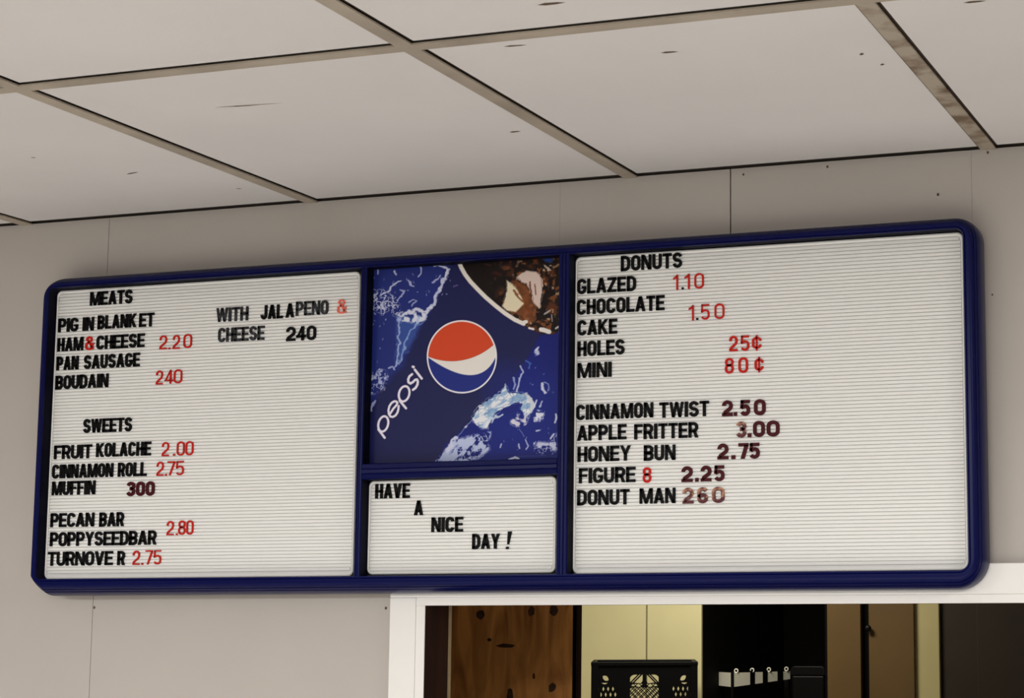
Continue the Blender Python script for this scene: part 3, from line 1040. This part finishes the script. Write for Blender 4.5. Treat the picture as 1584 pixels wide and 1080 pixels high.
def ribbon(pts, h, closed=False):
    p = [Vector(q) for q in pts]
    q = [p[0]]
    for v in p[1:]:
        if (v - q[-1]).length > 1e-5:
            q.append(v)
    p = q
    if closed and (p[0] - p[-1]).length < 1e-5:
        p.pop()
    n = len(p)
    Lf, Rt = [], []
    for i in range(n):
        a = p[i - 1] if (closed or i > 0) else None
        b = p[(i + 1) % n] if (closed or i < n - 1) else None
        d0 = (p[i] - a).normalized() if a is not None else None
        d1 = (b - p[i]).normalized() if b is not None else None
        if d0 is None:
            d0 = d1
        if d1 is None:
            d1 = d0
        t = (d0 + d1).normalized()
        nn = Vector((-t.y, t.x))
        k = 1 / max(.5, nn.dot(Vector((-d1.y, d1.x))))
        Lf.append(p[i] + nn * h * k)
        Rt.append(p[i] - nn * h * k)
    return Lf, Rt, closed


def glyph(c, w, s):
    """strokes of a condensed sign letter in a box w wide and 1 high: ('r', ribbon) or ('p', convex polygon)"""
    out = []
    sv = s * .88                                   # horizontal strokes a little thinner
    L, R, B, T, cx = s / 2, w - s / 2, sv / 2, 1 - sv / 2, w / 2
    rx, ry_ = max((R - L) / 2, .02), .215
    h = s / 2

    def P(*pts):
        out.append(('p', [Vector(q) for q in pts]))

    def bar(x0, x1, z0, z1):
        P((x0, z0), (x1, z0), (x1, z1), (x0, z1))

    def diag(xb, zb, xt, zt, hw):
        P((xb - hw, zb), (xb + hw, zb), (xt + hw, zt), (xt - hw, zt))

    def S(pts, closed=False):
        out.append(('r', ribbon(pts, h, closed)))
    if c in 'O0':
        S(arc(cx, T - ry_, rx, ry_, 0, 180) + arc(cx, B + ry_, rx, ry_, 180, 360), True)
    elif c in 'CG':
        top = arc(cx, T - ry_, rx, ry_, 4, 180) + arc(cx, B + ry_, rx, ry_, 180, 356 if c == 'C' else 360)
        S(top + ([] if c == 'C' else [(R, .42)]))
        if c == 'G':
            bar(cx * .98, w, .36, .36 + sv * .85)
    elif c == '\u00a2':
        q = lambda a: [(x, .14 + z * .72) for x, z in a]
        S(q([(R, .66)] + arc(cx, T - ry_, rx, ry_, 0, 180) + arc(cx, B + ry_, rx, ry_, 180, 360) + [(R, .34)]))
        bar(cx - s * .36, cx + s * .36, 0, 1)
    elif c == 'S':
        m = .5
        S(arc(cx, T - .2, rx, .2, 8, 180) + arc(cx, T - .2, rx, (T - .2 - m), 180, 270) + arc(cx, B + .22, rx, m - B - .22, 90, 0) + arc(cx, B + .22, rx, .22, 0, -172))
    elif c in 'BPRD':
        bar(0, s, 0, 1)
        if c == 'D':
            q = rx * 1.25
            S([(0, T), (R - q, T)] + arc(R - q, T - .26, q, .26, 90, 0) + arc(R - q, B + .26, q, .26, 0, -90) + [(0, B)])
        else:
            m = .5 if c == 'B' else .44
            m1 = m + (0 if c == 'B' else 0)
            rb, hh = min(rx, .2), (T - m1) / 2
            r2 = R - (.012 if c == 'B' else 0)
            S([(0, T), (r2 - rb, T)] + arc(r2 - rb, T - hh, rb, hh, 90, -90) + [(0, m1)])
            if c == 'B':
                hh = (m - B) / 2
                S([(0, m), (R - rb, m)] + arc(R - rb, B + hh, rb, hh, 90, -90) + [(0, B)])
            if c == 'R':
                P((w - s * 1.02, 0), (w + .01, 0), (w * .5 + s * .75, .47), (w * .5 - s * .2, .47))
    elif c in 'EF':
        bar(0, s, 0, 1)
        bar(0, w, 1 - sv, 1)
        bar(0, w * .92, .5 - sv * .45, .5 + sv * .45)
        if c == 'E':
            bar(0, w, 0, sv)
    elif c == 'H':
        bar(0, s, 0, 1)
        bar(w - s, w, 0, 1)
        bar(0, w, .5 - sv / 2, .5 + sv / 2)
    elif c == 'I':
        bar(0, w, 0, 1)
    elif c == 'L':
        bar(0, s, 0, 1)
        bar(0, w, 0, sv)
    elif c == 'T':
        bar(cx - h, cx + h, 0, 1)
        bar(0, w, 1 - sv, 1)
    elif c == 'J':
        S([(R, 1), (R, B + .22)] + arc(cx, B + .22, rx, .22, 0, -180) + [(L, .32)])
    elif c == 'K':
        bar(0, s, 0, 1)
        P((s * .7, .30), (s * .7, .55), (w - s * 1.1, 1), (w, 1))
        P((w - s * 1.1, 0), (w + .01, 0), (s * 1.5, .66), (s * .95, .50))
    elif c == 'M':
        bar(0, s * .85, 0, 1)
        bar(w - s * .85, w, 0, 1)
        P((0, 1), (s * 1.15, 1), (cx + s * .42, 0), (cx - s * .42, 0))
        P((w, 1), (w - s * 1.15, 1), (cx - s * .42, 0), (cx + s * .42, 0))
    elif c == 'N':
        bar(0, s * .92, 0, 1)
        bar(w - s * .92, w, 0, 1)
        P((0, 1), (s * 1.12, 1), (w, 0), (w - s * 1.12, 0))
    elif c == 'U':
        S([(L, 1), (L, B + ry_)] + arc(cx, B + ry_, rx, ry_, 180, 360) + [(R, 1)])
    elif c == 'V':
        diag(cx, 0, h * 1.08, 1, h * 1.08)
        diag(cx, 0, w - h * 1.08, 1, h * 1.08)
    elif c == 'W':
        q = h * .88
        for a, b in ((.27, q / w), (.27, .5), (.73, .5), (.73, 1 - q / w)):
            diag(a * w, 0, b * w, 1, q)
    elif c == 'A':
        diag(h * 1.05, 0, cx, 1, h * 1.05)
        diag(w - h * 1.05, 0, cx, 1, h * 1.05)
        bar(w * .24, w * .76, .2, .2 + sv * .85)
    elif c == 'Y':
        diag(cx, .42, h, 1, h)
        diag(cx, .42, w - h, 1, h)
        bar(cx - h, cx + h, 0, .45)
    elif c == 'Z':
        bar(0, w, 1 - sv, 1)
        bar(0, w, 0, sv)
        diag(h * 1.1, sv * .5, w - h * 1.1, 1 - sv * .5, h * 1.1)
    elif c == '1':
        bar(w - s, w, 0, 1)
        P((0, .70), (w - s * .9, .78), (w - s * .5, 1), (w - s, 1), (w - s * 1.1, .93), (0, .70 + sv))
    elif c == '2':
        S([(L, .66)] + arc(cx, T - .22, rx, .22, 180, 0) + [(R, T - .3), (R - rx * .25, .48), (L + rx * .15, .20), (L, sv * .9)])
        bar(0, w, 0, sv)
    elif c == '3':
        S(arc(cx, T - .19, rx, .19, 168, 0) + arc(cx, T - .19, rx, T - .19 - .53, 0, -80))
        S([(cx - rx * .35, .53), (cx, .53)] + arc(cx, B + .22, rx, .53 - B - .22, 90, 0) + arc(cx, B + .21, rx, .21, 0, -165))
    elif c == '4':
        q = w * .80
        bar(q - s, q, 0, 1)
        bar(0, w, .20, .20 + sv)
        P((0, .20), (s * .9, .24), (q - s * .2, 1), (q - s, 1))
    elif c == '5':
        bar(s * .2, w * .96, 1 - sv, 1)
        P((s * .3, 1), (s * 1.1, 1), (s * .88, .47), (s * .04, .47))
        S([(L - s * .1, .51), (L + rx * .5, .585), (cx + .01, .61)] + arc(cx, .40, rx, .21, 85, 0) + arc(cx, B + .20, rx, .20, 0, -158))
    elif c == '6':
        S(arc(cx, T - .2, rx, .2, 22, 180) + arc(cx, B + .2, rx, .2, 180, 360) + arc(cx, .35, rx, .17, 0, 172))
    elif c == '7':
        bar(0, w, 1 - sv, 1)
        P((w * .22, 0), (w * .22 + s * 1.1, 0), (w, 1 - sv * .6), (w - s * 1.1, 1 - sv * .6))
    elif c == '8':
        S(arc(cx, T - .18, rx * .95, .18, 0, 180) + arc(cx, .56 + .16 - .02, rx * .95, .17, 180, 360), True)
        S(arc(cx, .34, rx, .19, 0, 180) + arc(cx, B + .20, rx, .20, 180, 360), True)
    elif c == '.':
        bar(0, w, 0, s * 1.05)
    elif c == '!':
        P((w * .38, .27), (w * .62, .27), (w, 1), (w - s * 1.2, 1))
        P((w * .18, .0), (w * .18 + s * .8, .0), (w * .22 + s * .8, .13), (w * .22, .13))
    elif c == '&':
        k = h
        S([(w, B), (L + rx * .55, .70)] + arc(cx - .01, T - .16, rx * .72, .16, 190, -20) + [(cx + rx * .3, .62), (L + rx * .1, .46)] + arc(cx - .03, B + .2, rx * .9, .2, 160, 330) + [(R, .40), (w, .50)])
    return out


WID = {'I': .17, 'M': .70, 'W': .74, 'A': .56, 'L': .44, 'E': .46, 'F': .44, 'T': .48, 'J': .46, 'N': .54, '.': .16, '&': .56, '1': .28, '!': .36, 'V': .54, 'Y': .54, 'K': .55, '4': .52}
YL0, YL1 = YP - 0.0002, YP - 0.0026
STY = {'black': ('black', .205), 'worn': ('worn', .185), 'red': ('red', .115), 'boldred': ('red', .15), 'palered': ('pale_red', .12), 'maroon': ('maroon', .235), 'maroonworn': ('maroon_worn', .225), 'dot': ('black', .12)}
SAY = {'black': 'black', 'worn': 'worn glare-streaked black', 'red': 'red', 'boldred': 'red', 'palered': 'faded red', 'maroon': 'maroon', 'maroonworn': 'worn maroon', 'dot': 'black'}
ORD = 'first second third fourth fifth sixth seventh eighth ninth tenth eleventh twelfth thirteenth fourteenth'.split()


def put_letter(c, X0, Z0, w, hgt, style, label, group):
    key, s = STY[style]
    wu = w / hgt
    s = min(s, wu * .42) if c not in 'I1.!' else min(s, wu)
    vs, fs = [], []

    def tri(front, edges):
        b = len(vs)
        n = len(front)
        vs.extend([(p.x * hgt, YL1 - YL0, p.y * hgt) for p in front])
        vs.extend([(p.x * hgt, 0.0, p.y * hgt) for p in front])
        return b, n
    for kind, g in glyph(c, wu, s):
        if kind == 'p':
            b, n = tri(g, None)
            fs.append(tuple(range(b, b + n)))
            fs.append(tuple(range(b + 2 * n - 1, b + n - 1, -1)))
            for k in range(n):
                fs.append((b + k, b + (k + 1) % n, b + n + (k + 1) % n, b + n + k))
        else:
            Lf, Rt, closed = g
            n = len(Lf)
            b, m = tri(Lf + Rt, None)
            rng_ = range(n if closed else n - 1)
            for k in rng_:
                k2 = (k + 1) % n
                fs.append((b + k, b + k2, b + n + k2, b + n + k))
                fs.append((b + m + n + k, b + m + n + k2, b + m + k2, b + m + k))
                fs.append((b + k, b + m + k, b + m + k2, b + k2))
                fs.append((b + n + k2, b + m + n + k2, b + m + n + k, b + n + k))
            if not closed:
                fs.append((b, b + n, b + m + n, b + m))
                fs.append((b + n - 1, b + m + n - 1, b + m + 2 * n - 1, b + 2 * n - 1))
    name = 'sign_digit' if c.isdigit() else 'sign_dot' if c == '.' else 'sign_ampersand' if c == '&' else 'cent_sign' if c == '\u00a2' else 'exclamation_mark' if c == '!' else 'sign_letter'
    me = bpy.data.meshes.new(name)
    me.from_pydata(vs, [], fs)
    bm = bmesh.new()
    bm.from_mesh(me)
    bmesh.ops.recalc_face_normals(bm, faces=bm.faces)
    bm.to_mesh(me)
    bm.free()
    me.materials.append(M[key])
    o = bpy.data.objects.new(name, me)
    o.location = (X0, YL0, Z0)
    COL.objects.link(o)
    cat = 'numeral' if c.isdigit() else 'letter' if c.isalpha() else 'sign'
    tag(o, label, cat, group)


COUNT = {}


def word(text, px0, px1, py, style, phrase, panel, hgt=0.0248, nth=0):
    """one run of characters set between two columns of the photo on the line whose baseline passes (px0, py)"""
    a, b = at(px0, py, YL1), at(px1, py, YL1)
    total = (b.x - a.x) / hgt
    gap = .075 if style in ('black', 'worn') else .09
    nat = [WID.get(c, .50) for c in text]
    if len(text) == 1:
        ws = [total]
    else:
        k = (total - gap * (len(text) - 1)) / sum(nat)
        ws = [n * k for n in nat]
    x = a.x
    for i, (c, wd) in enumerate(zip(text, ws)):
        kind = 'numeral' if c.isdigit() else 'dot' if c == '.' else 'ampersand' if c == '&' else 'cent sign' if c == '\u00a2' else 'exclamation mark' if c == '!' else 'letter'
        n = COUNT.get(phrase, 0)
        COUNT[phrase] = n + 1
        who = kind + (' ' + c if kind in ('numeral', 'letter') else '')
        put_letter(c, x, a.z, wd * hgt, hgt, style, '%s %s, %s character of %s' % (SAY[style], who, ORD[n], phrase), 'changeable characters on the %s panel' % panel)
        x += (wd + gap) * hgt


LP, CP, RP = 'left', 'small centre', 'right'
word('MEATS', 138.5, 203.5, 473, 'black', 'the heading MEATS', LP)
word('PIG', 89.3, 119.7, 514, 'black', 'PIG IN BLANKET', LP)
word('IN', 127, 144, 512, 'black', 'PIG IN BLANKET', LP)
word('BLANK', 150.2, 209.7, 509.4, 'black', 'PIG IN BLANKET', LP)
word('ET', 214.4, 237.3, 506, 'black', 'PIG IN BLANKET', LP)
word('HAM', 88, 127.6, 544, 'black', 'HAM & CHEESE', LP)
word('&', 130.8, 143.4, 541.8, 'boldred', 'HAM & CHEESE', LP)
word('CHEESE', 148.4, 222.3, 540.7, 'black', 'HAM & CHEESE', LP)
pz = 'the 2.20 price beside HAM & CHEESE'
word('2', 246, 257, 540.6, 'red', pz, LP)
word('.', 260, 262.6, 540.4, 'red', pz, LP)
word('2', 266.5, 276.8, 540, 'red', pz, LP)
word('0', 283, 295.7, 538.6, 'red', pz, LP)
word('PAN', 86.6, 120.2, 573, 'black', 'PAN SAUSAGE', LP)
word('SAUSAGE', 129, 214.9, 571, 'black', 'PAN SAUSAGE', LP)
word('BOUDAIN', 85, 166.3, 602.6, 'black', 'BOUDAIN', LP)
pz = 'the 240 price beside BOUDAIN'
word('2', 240.5, 250.7, 595, 'red', pz, LP)
word('4', 254, 266.5, 594, 'red', pz, LP)
word('0', 268, 280.7, 593.2, 'red', pz, LP)
word('WITH', 333.9, 382.9, 498.3, 'worn', 'WITH JALAPENO', LP)
word('JAL', 402.6, 436.7, 494.2, 'black', 'WITH JALAPENO', LP)
word('A', 441.2, 454, 491.5, 'black', 'WITH JALAPENO', LP)
word('PENO', 457, 507, 488.8, 'worn', 'WITH JALAPENO', LP)
word('&', 520.8, 534.4, 485.5, 'palered', 'WITH JALAPENO', LP)
word('CHEESE', 336.7, 407.9, 529.4, 'worn', 'CHEESE below JALAPENO', LP)
word('240', 442, 488, 527.9, 'black', 'the 240 price below JALAPENO', LP)
word('SWEETS', 128, 202.8, 669.9, 'black', 'the heading SWEETS', LP)
word('FRUIT', 82.7, 140.8, 710.6, 'black', 'FRUIT KOLACHE', LP)
word('KOLACHE', 147.8, 232.4, 707.3, 'black', 'FRUIT KOLACHE', LP)
pz = 'the 2.00 price beside FRUIT KOLACHE'
word('2', 249.6, 260.3, 705.9, 'red', pz, LP)
word('.', 267, 270, 705, 'red', pz, LP)
word('00', 272.6, 298, 705, 'red', pz, LP)
word('CINNAMON', 79.7, 174, 740.5, 'black', 'CINNAMON ROLL', LP)
word('ROLL', 181.5, 225.8, 737.7, 'black', 'CINNAMON ROLL', LP)
pz = 'the 2.75 price beside CINNAMON ROLL'
word('2', 241.4, 252, 736.3, 'red', pz, LP)
word('.', 254.5, 257.2, 736, 'red', pz, LP)
word('75', 258, 283.2, 735.6, 'red', pz, LP)
word('MUFFIN', 79.4, 146.2, 766.4, 'black', 'MUFFIN', LP)
word('300', 194.6, 238, 767.7, 'maroon', 'the 300 price beside MUFFIN', LP, 0.0250)
word('PECAN', 77.2, 144.5, 815.8, 'black', 'PECAN BAR', LP)
word('BAR', 152.7, 190.5, 814.8, 'black', 'PECAN BAR', LP)
pz = 'the 2.80 price near POPPYSEEDBAR'
word('2', 257, 267.6, 828.2, 'red', pz, LP)
word('.', 271.5, 274, 828, 'red', pz, LP)
word('80', 275, 298, 827.5, 'red', pz, LP)
word('POPPYSEEDBAR', 76.4, 240.6, 845.3, 'black', 'POPPYSEEDBAR', LP)
word('TURNOVE', 73, 173.3, 875.5, 'black', 'TURNOVER', LP)
word('R', 180.6, 192, 874.5, 'black', 'TURNOVER', LP)
pz = 'the 2.75 price beside TURNOVER'
word('2', 204.4, 215, 874, 'red', pz, LP)
word('.', 218, 220.6, 873.8, 'red', pz, LP)
word('75', 224, 248, 873.4, 'red', pz, LP)

word('HAVE', 579.8, 633, 771.6, 'black', 'HAVE on the small panel', CP)
word('A', 640, 653.6, 797.3, 'black', 'the lone word A under HAVE', CP)
word('NICE', 666.8, 715.5, 823.4, 'black', 'NICE on the small panel', CP)
word('DAY', 729.8, 772.3, 849.5, 'black', 'DAY on the small panel', CP)
word('!', 780, 791, 849.6, 'black', 'DAY on the small panel', CP, 0.0290)

word('DONUTS', 960, 1054.6, 419.5, 'black', 'the heading DONUTS', RP)
word('GLAZED', 892.5, 983.3, 455, 'black', 'GLAZED', RP)
pz = 'the 1.10 price beside GLAZED'
word('1', 1041, 1048.5, 448.8, 'red', pz, RP, .0250)
word('.', 1054, 1057, 447.6, 'dot', pz, RP)
word('1', 1058.5, 1066.5, 447.4, 'red', pz, RP, .0250)
word('0', 1073.8, 1088.3, 446.6, 'red', pz, RP, .0250)
word('CHOCOLATE', 892, 1027.3, 487, 'black', 'CHOCOLATE', RP)
pz = 'the 1.50 price beside CHOCOLATE'
word('1', 1065, 1072.8, 496, 'red', pz, RP, .0250)
word('.', 1076.5, 1079.8, 495, 'dot', pz, RP)
word('5', 1084, 1097, 494.6, 'red', pz, RP, .0250)
word('0', 1105, 1120, 493.6, 'red', pz, RP, .0250)
word('CAKE', 893, 954, 519, 'black', 'CAKE', RP)
word('HOLES', 893, 965.5, 551.4, 'black', 'HOLES', RP)
word('MINI', 893, 945.5, 585, 'black', 'MINI', RP)
pz = 'the 25 cent price beside HOLES'
word('2', 1127.8, 1140.5, 543.5, 'boldred', pz, RP)
word('5', 1145.3, 1158.6, 542.9, 'boldred', pz, RP)
word('\u00a2', 1163, 1177.4, 542.6, 'boldred', pz, RP, .0250)
pz = 'the 80 cent price beside MINI'
word('8', 1121, 1134.5, 578, 'boldred', pz, RP)
word('0', 1142, 1156.7, 577, 'boldred', pz, RP)
word('\u00a2', 1167, 1180.7, 576.4, 'boldred', pz, RP, .0250)
word('CINNAMON', 891, 1010, 650, 'black', 'CINNAMON TWIST', RP)
word('TWIST', 1019.5, 1096.3, 646.4, 'black', 'CINNAMON TWIST', RP)
pz = 'the 2.50 price beside CINNAMON TWIST'
MH = 0.0250
word('2', 1116.7, 1133, 644, 'maroon', pz, RP, MH)
word('.', 1134.7, 1139.7, 643.4, 'maroon', pz, RP, MH)
word('5', 1144.3, 1160, 643.2, 'maroon', pz, RP, MH)
word('0', 1166, 1184, 642.4, 'maroon', pz, RP, MH)
word('APPLE', 892.4, 968.4, 682, 'black', 'APPLE FRITTER', RP)
word('FRITTER', 980.7, 1079.5, 680, 'black', 'APPLE FRITTER', RP)
pz = 'the 3.00 price beside APPLE FRITTER'
word('3', 1138.3, 1154, 677, 'maroonworn', pz, RP, MH)
word('.', 1156.3, 1161.8, 676.4, 'maroon', pz, RP, MH)
word('0', 1164.7, 1182.7, 676, 'maroon', pz, RP, MH)
word('0', 1185.8, 1205.5, 675.4, 'maroon', pz, RP, MH)
word('HONEY', 893, 975, 714.8, 'black', 'HONEY BUN', RP)
word('BUN', 995.6, 1044.3, 712.8, 'black', 'HONEY BUN', RP)
pz = 'the 2.75 price beside HONEY BUN'
word('2', 1109.5, 1126.3, 711, 'maroon', pz, RP, MH)
word('.', 1131, 1137, 710.4, 'maroon', pz, RP, MH)
word('7', 1142, 1157.5, 710, 'maroon', pz, RP, MH)
word('5', 1158.7, 1174.8, 709.6, 'maroon', pz, RP, MH)
word('FIGURE', 895, 982.4, 747.9, 'black', 'FIGURE 8', RP)
word('8', 993.9, 1006.8, 747, 'boldred', 'FIGURE 8', RP)
pz = 'the 2.25 price beside FIGURE 8'
word('2', 1053.9, 1071, 746, 'maroon', pz, RP, MH)
word('.', 1075, 1080.2, 745.4, 'maroon', pz, RP, MH)
word('2', 1083.6, 1100, 745, 'maroon', pz, RP, MH)
word('5', 1104, 1120.3, 744.4, 'maroon', pz, RP, MH)
word('DONUT', 892.4, 973.2, 782, 'black', 'DONUT MAN', RP)
word('MAN', 989, 1044.3, 779.5, 'black', 'DONUT MAN', RP)
pz = 'the 260 price beside DONUT MAN'
word('2', 1055.5, 1072.3, 779.4, 'maroonworn', pz, RP, MH)
word('6', 1078.3, 1094.6, 778.6, 'maroonworn', pz, RP, MH)
word('0', 1101, 1120.3, 778, 'maroonworn', pz, RP, MH)
